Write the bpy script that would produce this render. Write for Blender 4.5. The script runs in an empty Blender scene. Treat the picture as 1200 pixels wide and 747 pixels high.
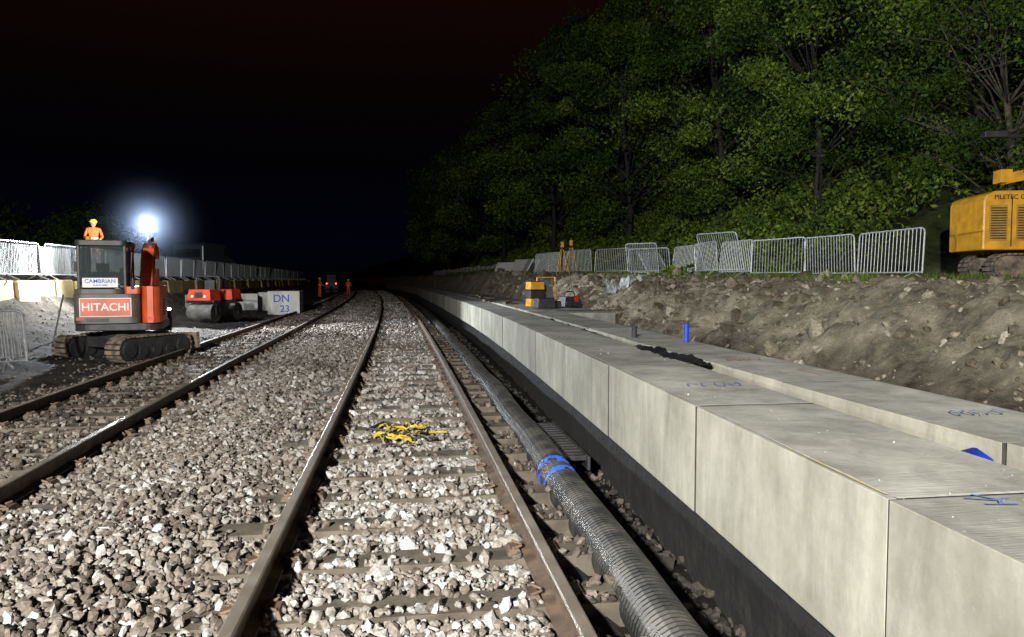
import bpy, math, random
import numpy as np
from mathutils import Vector, Matrix, noise, Euler
random.seed(7); rng=np.random.default_rng(7)
sc=bpy.context.scene
sc.view_settings.view_transform='Standard'
try: sc.view_settings.look='None'
except Exception: pass
sc.view_settings.exposure=0

# ------------------------------------------------------------ layout helpers
def curve(Y):
    Y=np.asarray(Y,dtype=float)
    return np.where(Y<0,0,np.where(Y<150,-Y**2/3040.,-150**2/3040.-(Y-150)*0.0987))
def L(Y): return np.interp(Y,[3,6,10,14,25,80],[-3.6,-3.66,-3.78,-3.87,-3.95,-3.95])
def Fx(Y): return np.interp(Y,[0,2.55,4.64,7,12.5,18,25,40,80,120,150],[1.75,1.82,1.9,1.98,2.12,2.2,2.2,2.0,1.1,-1.6,-4.6])
def Gx(Y): return np.interp(Y,[0,7,12.5,18,25,40,80,120,150],[3.06,3.09,3.16,3.25,3.28,3.1,2.2,-.5,-3.5])

PS=[-700,-60,-14,-11.3,-10.1,-9.6,-8.6,-7.2,-6,-5.0,-4.7,1.0,1.12,1.35,1.5,2.0,4.5,4.95,5.5,6.6,7.6,9.5,12,14,20,40,80,700]
PZ=[1.9,1.9,1.85,1.8,1.5,.78,.4,.1,0,-.05,-.07,-.07,-.17,-.18,-.5,-.5,-.48,.02,.55,1.15,1.47,1.60,1.62,2.4,5.5,15,22,25]
def nz(x,y,z,o=4):
    return noise.fractal(Vector((x,y,z)),1.0,2.0,o)
def hz0(s,Y):
    s=float(s);Y=float(Y)
    sh=np.interp(Y,[0,20,35,60],[0,0,-1.8,-2.2])
    s2=s
    if s>4.9: s2=s-sh if s>6 else 4.9+(s-4.9)*(1.1-sh)/1.1
    if s2>10.5:
        k=5.5*min(max((21-Y)/3.,0),1); s2=10.5+max(0,s2-10.5-k)
    z=float(np.interp(s2,PS,PZ))
    if s2>5.6: z+=min(max(.012*(Y-14),0),.5)*min(1,(s2-5.6)/2.5)
    return z
def hz(X,Y):
    s=X-float(curve(Y)); return ground_h(s,Y)
def ground_h(s,Y):
    z=hz0(s,Y)
    if s>4.6:
        a=min(1,(s-4.6)/.6); a*=float(np.interp(s,[4,7,8.5,30],[1,1,.25,.25]))
        z+=a*(.28*nz(s*.6,Y*.45,1.3)+.14*nz(s*2.1,Y*1.7,5)+.055*nz(s*7,Y*7,9,2))
        if 5<s<8: z+=.12*(abs(nz(s*1.4,Y*1.1,17,3)))*min(1,(s-5))*min(1,8-s)-.03
    elif s<-5.2:
        a=min(1,(-5.2-s)/.8)
        z+=a*(.10*nz(s*.5,Y*.4,3)+.03*nz(s*3,Y*3,8))
    elif 1.4<s<4.6: z+=.07*nz(s*3,Y*3,2)
    return z

# ------------------------------------------------------------ materials
def newmat(name):
    m=bpy.data.materials.new(name); m.use_nodes=True
    nt=m.node_tree; b=nt.nodes['Principled BSDF']; return m,nt,b
def N(nt,t,**k):
    n=nt.nodes.new(t)
    for a,v in k.items():
        try: setattr(n,a,v)
        except Exception: pass
    return n
def pm(name,c1,c2=None,scale=6,rough=.7,bump=.2,metal=0,detail=6,bscale=None,bdist=.01):
    m,nt,b=newmat(name); c2=c2 or tuple(x*.7 for x in c1)
    tc=N(nt,'ShaderNodeTexCoord'); n=N(nt,'ShaderNodeTexNoise'); n.inputs['Scale'].default_value=scale; n.inputs['Detail'].default_value=detail
    r=N(nt,'ShaderNodeValToRGB'); r.color_ramp.elements[0].position=.35; r.color_ramp.elements[1].position=.68
    r.color_ramp.elements[0].color=(*c2,1); r.color_ramp.elements[1].color=(*c1,1)
    nt.links.new(tc.outputs['Object'],n.inputs['Vector']); nt.links.new(n.outputs['Fac'],r.inputs[0]); nt.links.new(r.outputs[0],b.inputs['Base Color'])
    b.inputs['Roughness'].default_value=rough; b.inputs['Metallic'].default_value=metal
    if bump>0:
        n2=N(nt,'ShaderNodeTexNoise'); n2.inputs['Scale'].default_value=bscale or scale*6; n2.inputs['Detail'].default_value=5
        bp=N(nt,'ShaderNodeBump'); bp.inputs['Strength'].default_value=bump; bp.inputs['Distance'].default_value=bdist
        nt.links.new(tc.outputs['Object'],n2.inputs['Vector']); nt.links.new(n2.outputs['Fac'],bp.inputs['Height']); nt.links.new(bp.outputs[0],b.inputs['Normal'])
    return m
def attrmat(name,stops,rough=.85,attr='rnd',noise_scale=40,bump=.3,spec=.5):
    m,nt,b=newmat(name)
    a=N(nt,'ShaderNodeAttribute'); a.attribute_name=attr
    r=N(nt,'ShaderNodeValToRGB'); cr=r.color_ramp
    while len(cr.elements)<len(stops): cr.elements.new(.5)
    for e,(p,c) in zip(cr.elements,stops): e.position=p; e.color=(*c,1)
    nt.links.new(a.outputs['Fac'],r.inputs[0])
    tc=N(nt,'ShaderNodeTexCoord'); n=N(nt,'ShaderNodeTexNoise'); n.inputs['Scale'].default_value=noise_scale; n.inputs['Detail'].default_value=3
    nt.links.new(tc.outputs['Object'],n.inputs['Vector'])
    mr=N(nt,'ShaderNodeMapRange'); mr.inputs[1].default_value=.3; mr.inputs[2].default_value=.7; mr.inputs[3].default_value=.6; mr.inputs[4].default_value=1.25
    nt.links.new(n.outputs['Fac'],mr.inputs[0])
    mx=N(nt,'ShaderNodeVectorMath',operation='SCALE'); nt.links.new(r.outputs[0],mx.inputs[0]); nt.links.new(mr.outputs[0],mx.inputs['Scale'])
    nt.links.new(mx.outputs[0],b.inputs['Base Color']); b.inputs['Roughness'].default_value=rough
    b.inputs['Specular IOR Level'].default_value=spec
    if bump>0:
        bp=N(nt,'ShaderNodeBump'); bp.inputs['Strength'].default_value=bump; bp.inputs['Distance'].default_value=.004
        nt.links.new(n.outputs['Fac'],bp.inputs['Height']); nt.links.new(bp.outputs[0],b.inputs['Normal'])
    return m
def concrete(name,c1,c2,island=True,brush=False,spots=.4):
    m,nt,b=newmat(name)
    tc=N(nt,'ShaderNodeTexCoord'); lk=nt.links.new
    n=N(nt,'ShaderNodeTexNoise'); n.inputs['Scale'].default_value=1.1; n.inputs['Detail'].default_value=10; n.inputs['Roughness'].default_value=.72
    lk(tc.outputs['Object'],n.inputs['Vector'])
    r=N(nt,'ShaderNodeValToRGB'); r.color_ramp.elements[0].position=.36; r.color_ramp.elements[1].position=.62
    r.color_ramp.elements[0].color=(*c2,1); r.color_ramp.elements[1].color=(*c1,1); lk(n.outputs['Fac'],r.inputs[0])
    mp=N(nt,'ShaderNodeMapping'); mp.inputs['Scale'].default_value=(2.2,2.2,.5); lk(tc.outputs['Object'],mp.inputs['Vector'])
    n2=N(nt,'ShaderNodeTexNoise'); n2.inputs['Scale'].default_value=1.6; n2.inputs['Detail'].default_value=8; n2.inputs['Roughness'].default_value=.65; n2.inputs['Distortion'].default_value=.6; lk(mp.outputs[0],n2.inputs['Vector'])
    mr=N(nt,'ShaderNodeMapRange'); mr.inputs[1].default_value=.35; mr.inputs[2].default_value=.7; mr.inputs[3].default_value=.72; mr.inputs[4].default_value=1.15; lk(n2.outputs['Fac'],mr.inputs[0])
    mx=N(nt,'ShaderNodeVectorMath',operation='SCALE'); lk(r.outputs[0],mx.inputs[0]); lk(mr.outputs[0],mx.inputs['Scale'])
    out=mx.outputs[0]
    if island:
        g=N(nt,'ShaderNodeNewGeometry'); m2=N(nt,'ShaderNodeMapRange'); m2.inputs[3].default_value=.70; m2.inputs[4].default_value=1.2
        lk(g.outputs['Random Per Island'],m2.inputs[0]); mx2=N(nt,'ShaderNodeVectorMath',operation='SCALE'); lk(out,mx2.inputs[0]); lk(m2.outputs[0],mx2.inputs['Scale']); out=mx2.outputs[0]
    v=N(nt,'ShaderNodeTexNoise'); v.inputs['Scale'].default_value=34; v.inputs['Detail'].default_value=3; lk(tc.outputs['Object'],v.inputs['Vector'])
    m3=N(nt,'ShaderNodeMapRange'); m3.inputs[1].default_value=.67; m3.inputs[2].default_value=.73; m3.inputs[3].default_value=0; m3.inputs[4].default_value=spots; lk(v.outputs['Fac'],m3.inputs[0])
    mc=N(nt,'ShaderNodeMixRGB'); mc.inputs[2].default_value=(.6,.58,.54,1); lk(m3.outputs[0],mc.inputs[0]); lk(out,mc.inputs[1])
    lk(mc.outputs[0],b.inputs['Base Color']); b.inputs['Roughness'].default_value=.8
    mp2=N(nt,'ShaderNodeMapping'); mp2.inputs['Scale'].default_value=(4,70,4) if brush else (25,25,25); lk(tc.outputs['Object'],mp2.inputs['Vector'])
    n3=N(nt,'ShaderNodeTexNoise'); n3.inputs['Scale'].default_value=1.5; n3.inputs['Detail'].default_value=4; lk(mp2.outputs[0],n3.inputs['Vector'])
    bp=N(nt,'ShaderNodeBump'); bp.inputs['Strength'].default_value=.6 if brush else .4; bp.inputs['Distance'].default_value=.006; lk(n3.outputs['Fac'],bp.inputs['Height']); lk(bp.outputs[0],b.inputs['Normal'])
    return m
def emis(name,c,s):
    m,nt,b=newmat(name); b.inputs['Base Color'].default_value=(*c,1); b.inputs['Emission Color'].default_value=(*c,1); b.inputs['Emission Strength'].default_value=s; return m

M_black=pm('black_rubber',(.03,.03,.032),(.015,.015,.016),8,.6,.2)
M_orange=pm('orange_paint',(.72,.10,.018),(.42,.06,.012),2.5,.42,.08)
M_red=pm('red_paint',(.6,.05,.015),(.32,.03,.01),3,.45,.08)
M_dark=pm('dark_steel',(.05,.05,.055),(.025,.022,.02),6,.5,.2,metal=.3)
M_char=pm('charcoal_paint',(.11,.105,.10),(.06,.055,.05),4,.5,.1)
M_mud=pm('muddy_steel',(.26,.20,.14),(.06,.05,.045),7,.85,.5)
M_drum=pm('drum_steel',(.25,.24,.23),(.13,.12,.10),5,.5,.1,metal=.3)
M_glass=pm('dark_glass',(.02,.025,.03),(.015,.018,.02),2,.06,0)
M_white=pm('white_board',(.8,.8,.78),(.65,.65,.62),5,.5,.05)
M_blue=pm('blue_paint',(.01,.05,.5),(.01,.035,.35),9,.5,.1)
M_yellow=pm('yellow_paint',(.8,.40,.02),(.5,.24,.02),4,.45,.1)
M_galv=pm('galvanised_steel',(.55,.57,.59),(.33,.35,.36),14,.45,.1,metal=.35)
M_hv=pm('hi_vis_yellow',(.65,.8,.05),(.45,.6,.04),9,.7,.2)
M_hvo=pm('hi_vis_orange',(.9,.2,.02),(.6,.12,.02),9,.7,.2)
M_skin=pm('skin',(.5,.3,.22),(.42,.24,.17),12,.5,.05)
M_con=concrete('precast_concrete_face',(.48,.465,.385),(.30,.285,.225),spots=.15)
M_contop=concrete('brushed_concrete_top',(.44,.43,.38),(.22,.215,.185),brush=True)
M_block=concrete('concrete_block_mat',(.80,.79,.74),(.64,.63,.58))
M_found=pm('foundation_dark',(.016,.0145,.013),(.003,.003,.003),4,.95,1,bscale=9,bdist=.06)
M_lamp=emis('led_lamp',(.88,.94,1.0),400)

# ------------------------------------------------------------ mesh builder
class B:
    def __init__(s): s.v=[];s.f=[];s.m=[];s.M=Matrix.Identity(4)
    def add(s,vs,fs,mi=0):
        o=len(s.v); s.v+=[tuple(s.M@Vector(p)) for p in vs]; s.f+=[tuple(i+o for i in f) for f in fs]; s.m+=[mi]*len(fs)
    def box(s,c,d,mi=0,rot=None,top=None):
        x,y,z=[a/2 for a in d]; t=top or (1,1)
        P=[(-x,-y,-z),(x,-y,-z),(x,y,-z),(-x,y,-z),(-x*t[0],-y*t[1],z),(x*t[0],-y*t[1],z),(x*t[0],y*t[1],z),(-x*t[0],y*t[1],z)]
        R=Euler(rot).to_matrix() if rot else Matrix.Identity(3)
        s.add([R@Vector(p)+Vector(c) for p in P],[(0,3,2,1),(4,5,6,7),(0,1,5,4),(1,2,6,5),(2,3,7,6),(3,0,4,7)],mi)
    def tube(s,pts,r,seg=8,mi=0,cap=True):
        pts=[Vector(p) for p in pts]; n=len(pts); rr=r if hasattr(r,'__len__') else [r]*n
        vs=[];fs=[]; prev=None
        for i,p in enumerate(pts):
            t=(pts[min(i+1,n-1)]-pts[max(i-1,0)]).normalized()
            if prev is None: u=t.orthogonal().normalized()
            else:
                u=prev-t*prev.dot(t); u=u.normalized() if u.length>1e-6 else t.orthogonal().normalized()
            prev=u; w=t.cross(u)
            for k in range(seg):
                a=2*math.pi*k/seg; vs.append(p+(u*math.cos(a)+w*math.sin(a))*rr[i])
        for i in range(n-1):
            for k in range(seg):
                k2=(k+1)%seg; fs.append((i*seg+k,i*seg+k2,(i+1)*seg+k2,(i+1)*seg+k))
        if cap: fs.append(tuple(range(seg))[::-1]); fs.append(tuple((n-1)*seg+k for k in range(seg)))
        s.add(vs,fs,mi)
    def prism(s,out,a,b,axis='z',mi=0):
        n=len(out)
        def P(u,v,w): return {'z':(u,v,w),'x':(w,u,v),'y':(u,w,v)}[axis]
        vs=[P(u,v,a) for u,v in out]+[P(u,v,b) for u,v in out]
        fs=[tuple(range(n))[::-1],tuple(range(n,2*n))]+[(i,(i+1)%n,n+(i+1)%n,n+i) for i in range(n)]
        s.add(vs,fs,mi)
    def obj(s,name,mats,loc=(0,0,0),rotz=0,bevel=0,smooth=False,parent=None):
        me=bpy.data.meshes.new(name); me.from_pydata(s.v,[],s.f)
        for m in mats: me.materials.append(m)
        me.polygons.foreach_set('material_index',s.m)
        if smooth: me.polygons.foreach_set('use_smooth',[True]*len(s.f))
        me.update(); o=bpy.data.objects.new(name,me); sc.collection.objects.link(o)
        o.location=loc; o.rotation_euler=(0,0,rotz)
        import bmesh
        bm=bmesh.new(); bm.from_mesh(me); bmesh.ops.recalc_face_normals(bm,faces=bm.faces); bm.to_mesh(me); bm.free()
        if bevel:
            md=o.modifiers.new('b','BEVEL'); md.width=bevel; md.segments=2; md.limit_method='ANGLE'; md.angle_limit=math.radians(40)
        if parent: o.parent=parent
        return o
def text(body,size,loc,rot,mat,parent,ext=.004,name='lettering'):
    c=bpy.data.curves.new(name,'FONT'); c.body=body; c.size=size; c.extrude=ext; c.align_x='CENTER'; c.align_y='CENTER'; c.offset=size*.012
    c.materials.append(mat); o=bpy.data.objects.new(name,c); sc.collection.objects.link(o); o.location=loc; o.rotation_euler=rot; o.parent=parent; return o
def fast(name,V,F,mat,attrs=None,smooth=False):
    me=bpy.data.meshes.new(name); k=F.shape[1]
    me.vertices.add(len(V)); me.vertices.foreach_set('co',V.astype(np.float32).ravel())
    me.loops.add(F.size); me.loops.foreach_set('vertex_index',F.astype(np.int32).ravel())
    me.polygons.add(len(F)); me.polygons.foreach_set('loop_start',(np.arange(len(F))*k).astype(np.int32))
    me.polygons.foreach_set('use_smooth',np.full(len(F),bool(smooth)))
    me.update(calc_edges=True)
    for n_,a in (attrs or {}).items():
        if a.ndim==1:
            at=me.attributes.new(n_,'FLOAT','POINT'); at.data.foreach_set('value',a.astype(np.float32))
        else:
            at=me.attributes.new(n_,'FLOAT_COLOR','POINT'); at.data.foreach_set('color',a.astype(np.float32).ravel())
    me.materials.append(mat); o=bpy.data.objects.new(name,me); sc.collection.objects.link(o); return o

# ------------------------------------------------------------ ground
ss=np.concatenate([[-700,-300,-150,-80,-50,-35,-25,-19],np.arange(-15,-5.5,.22),np.arange(-5.5,1,.3),np.arange(1,2.1,.08),np.arange(2.1,4.5,.3),np.arange(4.5,10,.08),np.arange(10,16,.3),np.arange(16,60,2.),[70,85,110,160,300,700]])
yy=np.concatenate([[-300,-100,-50],np.arange(-30,2,2.),np.arange(2,30,.11),np.arange(30,60,.4),np.arange(60,140,2.),[150,180,230,300,500,900,1600]])
V=[];C=[]
for y in yy:
    cy=float(curve(y))
    for s in ss:
        z=ground_h(s,y); V.append((s+cy,y,z))
        if -5.1<s<1.15: c=(.09,.078,.068)
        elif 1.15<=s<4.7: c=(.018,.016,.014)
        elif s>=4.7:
            g=np.clip((s-10.2)/1.5,0,1)*np.clip((y-17)/3,0,1); d=np.clip((z-.15)/.65+.5*nz(s*.8,y*.6,30,3),0,1)  # d darkens soil toward the bank foot, trench shade put into colour
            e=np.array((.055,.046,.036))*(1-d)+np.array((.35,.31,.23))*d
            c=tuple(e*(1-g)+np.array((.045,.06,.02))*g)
        else:
            d=np.clip((-s-7.5)/2,0,1); e=np.array((.07,.062,.055))*(1-d)+np.array((.11,.092,.07))*d; c=tuple(e)
        C.append((*c,1))
V=np.array(V);C=np.array(C); ns=len(ss);ny=len(yy)
i=np.arange(ny-1)[:,None]*ns+np.arange(ns-1)[None,:]
Fq=np.stack([i,i+1,i+ns+1,i+ns],-1).reshape(-1,4)
m,nt,b=newmat('ground_soil'); lk=nt.links.new
a=N(nt,'ShaderNodeAttribute'); a.attribute_name='col'
tc=N(nt,'ShaderNodeTexCoord')
n1=N(nt,'ShaderNodeTexNoise'); n1.inputs['Scale'].default_value=1.7; n1.inputs['Detail'].default_value=12; n1.inputs['Roughness'].default_value=.75; lk(tc.outputs['Object'],n1.inputs['Vector'])
mr=N(nt,'ShaderNodeMapRange'); mr.inputs[1].default_value=.36; mr.inputs[2].default_value=.66; mr.inputs[3].default_value=.28; mr.inputs[4].default_value=1.5; lk(n1.outputs['Fac'],mr.inputs[0])
mx=N(nt,'ShaderNodeVectorMath',operation='SCALE'); lk(a.outputs['Color'],mx.inputs[0]); lk(mr.outputs[0],mx.inputs['Scale']); lk(mx.outputs[0],b.inputs['Base Color'])
b.inputs['Roughness'].default_value=.95; b.inputs['Specular IOR Level'].default_value=.15
n2=N(nt,'ShaderNodeTexNoise'); n2.inputs['Scale'].default_value=9; n2.inputs['Detail'].default_value=10; n2.inputs['Roughness'].default_value=.8; lk(tc.outputs['Object'],n2.inputs['Vector'])
bp=N(nt,'ShaderNodeBump'); bp.inputs['Strength'].default_value=1; bp.inputs['Distance'].default_value=.12; lk(n2.outputs['Fac'],bp.inputs['Height']); lk(bp.outputs[0],b.inputs['Normal'])
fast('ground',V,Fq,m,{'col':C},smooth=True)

# ------------------------------------------------------------ stones
t=(1+5**.5)/2
ICO=np.array([(-1,t,0),(1,t,0),(-1,-t,0),(1,-t,0),(0,-1,t),(0,1,t),(0,-1,-t),(0,1,-t),(t,0,-1),(t,0,1),(-t,0,-1),(-t,0,1)])/math.sqrt(1+t*t)
IF=np.array([(0,11,5),(0,5,1),(0,1,7),(0,7,10),(0,10,11),(1,5,9),(5,11,4),(11,10,2),(10,7,6),(7,1,8),(3,9,4),(3,4,2),(3,2,6),(3,6,8),(3,8,9),(4,9,5),(2,4,11),(6,2,10),(8,6,7),(9,8,1)])
K=40
VAR=np.stack([ICO*(1+rng.uniform(-.30,.26,(12,1)))*np.array([1.25,rng.uniform(.75,1.05),rng.uniform(.55,.85)]) for _ in range(K)])
def stones(name,P,R,mat,rnd):
    n=len(P); q=rng.normal(size=(n,4)); q/=np.linalg.norm(q,axis=1)[:,None]
    w,x,y,z=q.T
    RM=np.stack([1-2*(y*y+z*z),2*(x*y-z*w),2*(x*z+y*w),2*(x*y+z*w),1-2*(x*x+z*z),2*(y*z-x*w),2*(x*z-y*w),2*(y*z+x*w),1-2*(x*x+y*y)],-1).reshape(n,3,3)
    vv=VAR[rng.integers(0,K,n)]*R[:,None,None]
    W=np.einsum('nij,nkj->nki',RM,vv)+P[:,None,:]
    F=(IF[None]+12*np.arange(n)[:,None,None]).reshape(-1,3)
    return fast(name,W.reshape(-1,3),F,mat,{'rnd':np.repeat(rnd,12)})
def vnoise(x,y,sc_):
    return (np.sin(x*sc_*1.3+1.7*np.sin(y*sc_*.9))+np.sin(y*sc_*1.1+2.1*np.sin(x*sc_*.7+1)))/2
PP=[];RR=[];CC=[]
for (y0,y1,dens,rad,s0) in [(1.8,9,1500,.0225,-6.3),(9,20,640,.027,-6.0),(20,45,190,.040,-5.6),(45,110,50,.068,-5.5)]:
    n=int((y1-y0)*(1.12-s0)*dens)
    Y=rng.uniform(y0,y1,n); s=rng.uniform(s0,1.12,n)
    l=L(Y)
    bed=np.full(n,-.042)
    hump=np.clip(1-np.abs((s-(-1.85)))/1.0,0,1); bed+=.10*hump
    bed+=-.12*np.clip((s-.80)/.25,0,1)
    bed+=-.03*np.clip((-4.9-s)/.6,0,1)
    bed+=.02*vnoise(s,Y,2.2)
    z=bed+rng.uniform(-.035,.022,n)*(rad/.03)**.5
    ph=np.abs(((Y-4.32+.325)%.65)-.325)
    intr=(np.abs(s)<1.27)|(np.abs(s-l)<1.27)
    cov=vnoise(s+3,Y,2.3)+.5*vnoise(s+1,Y+5,6.1)
    on=(ph<.12)&intr
    fade=np.interp(Y,[3,5,9,16],[.34,.24,.16,.15])
    kp=~on|((rng.uniform(size=n)<np.clip(fade+.42*cov+.6*(ph-.07)/.06,.02,.9)))
    dr=np.minimum(np.minimum(np.abs(s-.75),np.abs(s+.75)),np.minimum(np.abs(s-l-.75),np.abs(s-l+.75)))
    kp&=~((dr<.075))
    kp&=~((s<-5.1)&(rng.uniform(size=n)<(-5.1-s)*.9))
    z=np.where(on,rng.uniform(.0,.02,n)+.004,z)
    r=rad*rng.lognormal(0,.30,n)
    c=rng.normal(.45,.20,n)+np.where(np.abs(s)<.7,.15,0)-.30*np.clip(vnoise(s,Y,.9)-.1,0,1)-.14*(s<-3.0)-.15*(s<-5)-.25*(s>.8)
    PP.append(np.stack([s+curve(Y),Y,z],-1)[kp]);RR.append(r[kp]);CC.append(np.clip(c,0,1)[kp])
M_bal=attrmat('ballast_stone',[(0,(.035,.028,.023)),(.3,(.135,.108,.088)),(.55,(.25,.215,.185)),(.8,(.39,.375,.355)),(1,(.58,.57,.56))],noise_scale=60,bump=.5,spec=.3)
stones('ballast',np.concatenate(PP),np.concatenate(RR),M_bal,np.concatenate(CC))
n=6500; Y=3+rng.uniform(0,1,n)**1.4*42; s=4.7+rng.uniform(0,1,n)*5.2
P=[];R=[]
for a_,b_ in zip(s,Y):
    r=.015*math.exp(random.gauss(0,.75)); r=min(r,.13)*(1+b_/30); P.append((a_+float(curve(b_)),b_,ground_h(a_,b_)+r*.1)); R.append(r)
stones('rubble',np.array(P),np.array(R),attrmat('earth_rubble',[(0,(.08,.065,.045)),(.7,(.24,.21,.155)),(1,(.36,.33,.27))],noise_scale=30,spec=.2),rng.uniform(0,1,n)**1.7)
n=2500; Y=8+rng.uniform(0,1,n)*40; s=-5.2-rng.uniform(0,1,n)*4.6
P=[(a_+float(curve(b_)),b_,ground_h(a_,b_)+.003) for a_,b_ in zip(s,Y)]
stones('gravel',np.array(P),rng.uniform(.01,.035,n),attrmat('yard_gravel',[(0,(.05,.043,.038)),(1,(.17,.15,.13))]),rng.uniform(0,1,n))
# spoil in the trench below the platform face
n=5200; Y=1.8+rng.uniform(0,1,n)**1.3*30; s=rng.uniform(1.36,2.1,n)
P=[(a_,b_,ground_h(a_,b_)+.01) for a_,b_ in zip(s,Y)]
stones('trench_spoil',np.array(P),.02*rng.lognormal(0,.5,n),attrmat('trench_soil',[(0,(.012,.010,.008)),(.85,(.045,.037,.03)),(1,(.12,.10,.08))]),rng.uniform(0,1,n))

# ------------------------------------------------------------ rails, sleepers
M_rail=pm('rusty_rail',(.17,.115,.075),(.07,.048,.034),9,.7,.4)
M_head=pm('rail_head',(.34,.30,.26),(.22,.185,.15),5,.42,.1,metal=.25)
PR=[(-.07,0),(.07,0),(.07,.012),(.012,.03),(.009,.108),(.035,.12),(.035,.143),(.026,.15),(-.026,.15),(-.035,.143),(-.035,.12),(-.009,.108),(-.012,.03),(-.07,.012)]
def rail_pair(off,nm):
    Ys=np.concatenate([np.arange(-4,40,.5),np.arange(40,160,2.)])
    for g in (-.7525,.7525):
        bb=B(); n=len(PR); vs=[]
        for y in Ys:
            x=float(curve(y)+off(y)+g)
            for u,v in PR: vs.append((x+u,y,v))
        bb.v=vs
        for i in range(len(Ys)-1):
            for k in range(n):
                k2=(k+1)%n; bb.f.append((i*n+k,i*n+k2,(i+1)*n+k2,(i+1)*n+k)); bb.m.append(1 if k in (6,7,8) else 0)
        bb.obj('rail',[M_rail,M_head])
    bb=B()
    for y in np.arange(4.32-.65*10,110,.65):
        x=float(curve(y)+off(y)); j=random.uniform(-.02,.02)
        bb.box((x+j-.04,y,-.066),(2.5,.25,.13),0,rot=(0,0,random.uniform(-.01,.01)))
        if y<40:
            for g in (-.7525,.7525):
                for sd in (-1,1):
                    bb.box((x+g+sd*.115,y,.018),(.09,.17,.034),1,top=(.6,.7))
                    bb.tube([(x+g+sd*.13,y-.05,.035),(x+g+sd*.075,y-.045,.05),(x+g+sd*.06,y+.02,.032),(x+g+sd*.12,y+.05,.05)],.009,6,1)
    bb.obj(nm,[pm('sleeper_weathered',(.15,.125,.095),(.07,.056,.042),5,.9,.5),M_rail],bevel=.008)
rail_pair(lambda y:0.0,'railway_sleepers'); rail_pair(lambda y:float(L(y)),'railway_sleepers')

# ------------------------------------------------------------ corrugated pipe
vs=[];seg=22
def pipe_c(y):
    x=float(np.interp(y,[0,3.2,5.2,6.4,9.3,14,21,40],[1.17,1.2,1.245,1.27,1.32,1.34,1.38,1.5])+curve(y))+.012*math.sin(y*1.9)
    return x,-.02+.012*math.sin(y*1.3)
ys=[];rr=[]
y=1.2
while y<26:
    for k,r in ((0,.137),(.010,.150),(.022,.150),(.032,.137)): ys.append(y+k); rr.append(r)
    y+=.041
while y<90: ys.append(y); rr.append(.145); y+=.6
for y,r in zip(ys,rr):
    x,z=pipe_c(y)
    for k in range(seg):
        a=2*math.pi*k/seg; vs.append((x+r*math.cos(a),y,z+r*math.sin(a)))
V=np.array(vs);i=np.arange(len(ys)-1)[:,None]*seg+np.arange(seg)[None]; i2=np.arange(len(ys)-1)[:,None]*seg+(np.arange(seg)+1)[None]%seg
Fq=np.stack([i,i2,i2+seg,i+seg],-1).reshape(-1,4)
m,nt,b=newmat('corrugated_plastic'); lk=nt.links.new
tc=N(nt,'ShaderNodeTexCoord'); sp=N(nt,'ShaderNodeSeparateXYZ'); lk(tc.outputs['Object'],sp.inputs[0])
n1=N(nt,'ShaderNodeTexNoise'); n1.inputs['Scale'].default_value=5; n1.inputs['Detail'].default_value=6; lk(tc.outputs['Object'],n1.inputs['Vector'])
r=N(nt,'ShaderNodeValToRGB'); r.color_ramp.elements[0].position=.42; r.color_ramp.elements[1].position=.78; r.color_ramp.elements[0].color=(.012,.012,.012,1); r.color_ramp.elements[1].color=(.07,.065,.055,1); lk(n1.outputs['Fac'],r.inputs[0])
def band(c,w):
    s_=N(nt,'ShaderNodeMath',operation='SUBTRACT'); lk(sp.outputs['Y'],s_.inputs[0]); s_.inputs[1].default_value=c
    nn=N(nt,'ShaderNodeMath',operation='MULTIPLY_ADD'); lk(n1.outputs['Fac'],nn.inputs[0]); nn.inputs[1].default_value=.5; lk(s_.outputs[0],nn.inputs[2])
    q=N(nt,'ShaderNodeMath',operation='SUBTRACT'); lk(nn.outputs[0],q.inputs[0]); q.inputs[1].default_value=.25
    ab=N(nt,'ShaderNodeMath',operation='ABSOLUTE'); lk(q.outputs[0],ab.inputs[0])
    le=N(nt,'ShaderNodeMath',operation='LESS_THAN'); lk(ab.outputs[0],le.inputs[0]); le.inputs[1].default_value=w; return le
b1=band(5.75,.05);b2=band(6.02,.03)
mxm=N(nt,'ShaderNodeMath',operation='MAXIMUM'); lk(b1.outputs[0],mxm.inputs[0]); lk(b2.outputs[0],mxm.inputs[1])
mc=N(nt,'ShaderNodeMixRGB'); lk(mxm.outputs[0],mc.inputs[0]); lk(r.outputs[0],mc.inputs[1]); mc.inputs[2].default_value=(.015,.09,.6,1); lk(mc.outputs[0],b.inputs['Base Color']); b.inputs['Roughness'].default_value=.5; b.inputs['Specular IOR Level'].default_value=.4
fast('corrugated_drainage_pipe',V,Fq,m,smooth=False)

# ------------------------------------------------------------ platform
JT=[.46,2.55,4.64]
while JT[-1]<140: JT.append(JT[-1]+2.4)
def row(name,fn,w,ztop,zbot,joints,y0,y1,mats):
    bb=B()
    js=[j for j in joints if y0<=j<=y1]
    for a_,c_ in zip(js[:-1],js[1:]):
        g=.008; j=random.uniform(-.008,.008); zz=ztop+random.uniform(-.004,.004)
        ya,yb=a_+g,c_-g; xa,xb=float(fn(ya))+j,float(fn(yb))+j
        vs=[(xa,ya,zbot),(xa+w,ya,zbot),(xb+w,yb,zbot),(xb,yb,zbot),(xa,ya,zz),(xa+w,ya,zz),(xb+w,yb,zz),(xb,yb,zz)]
        bb.add(vs,[(0,3,2,1)],0)
        o=len(bb.v)-8
        for f,mi in [((4,5,6,7),1),((0,1,5,4),2),((1,2,6,5),0),((2,3,7,6),2),((3,0,4,7),0)]:
            bb.f.append(tuple(o+q for q in f)); bb.m.append(mi)
    return bb.obj(name,mats,bevel=.004)
M_joint=pm('joint_shadow_concrete',(.05,.045,.04),(.02,.018,.016),9,.9,.3)
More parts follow.
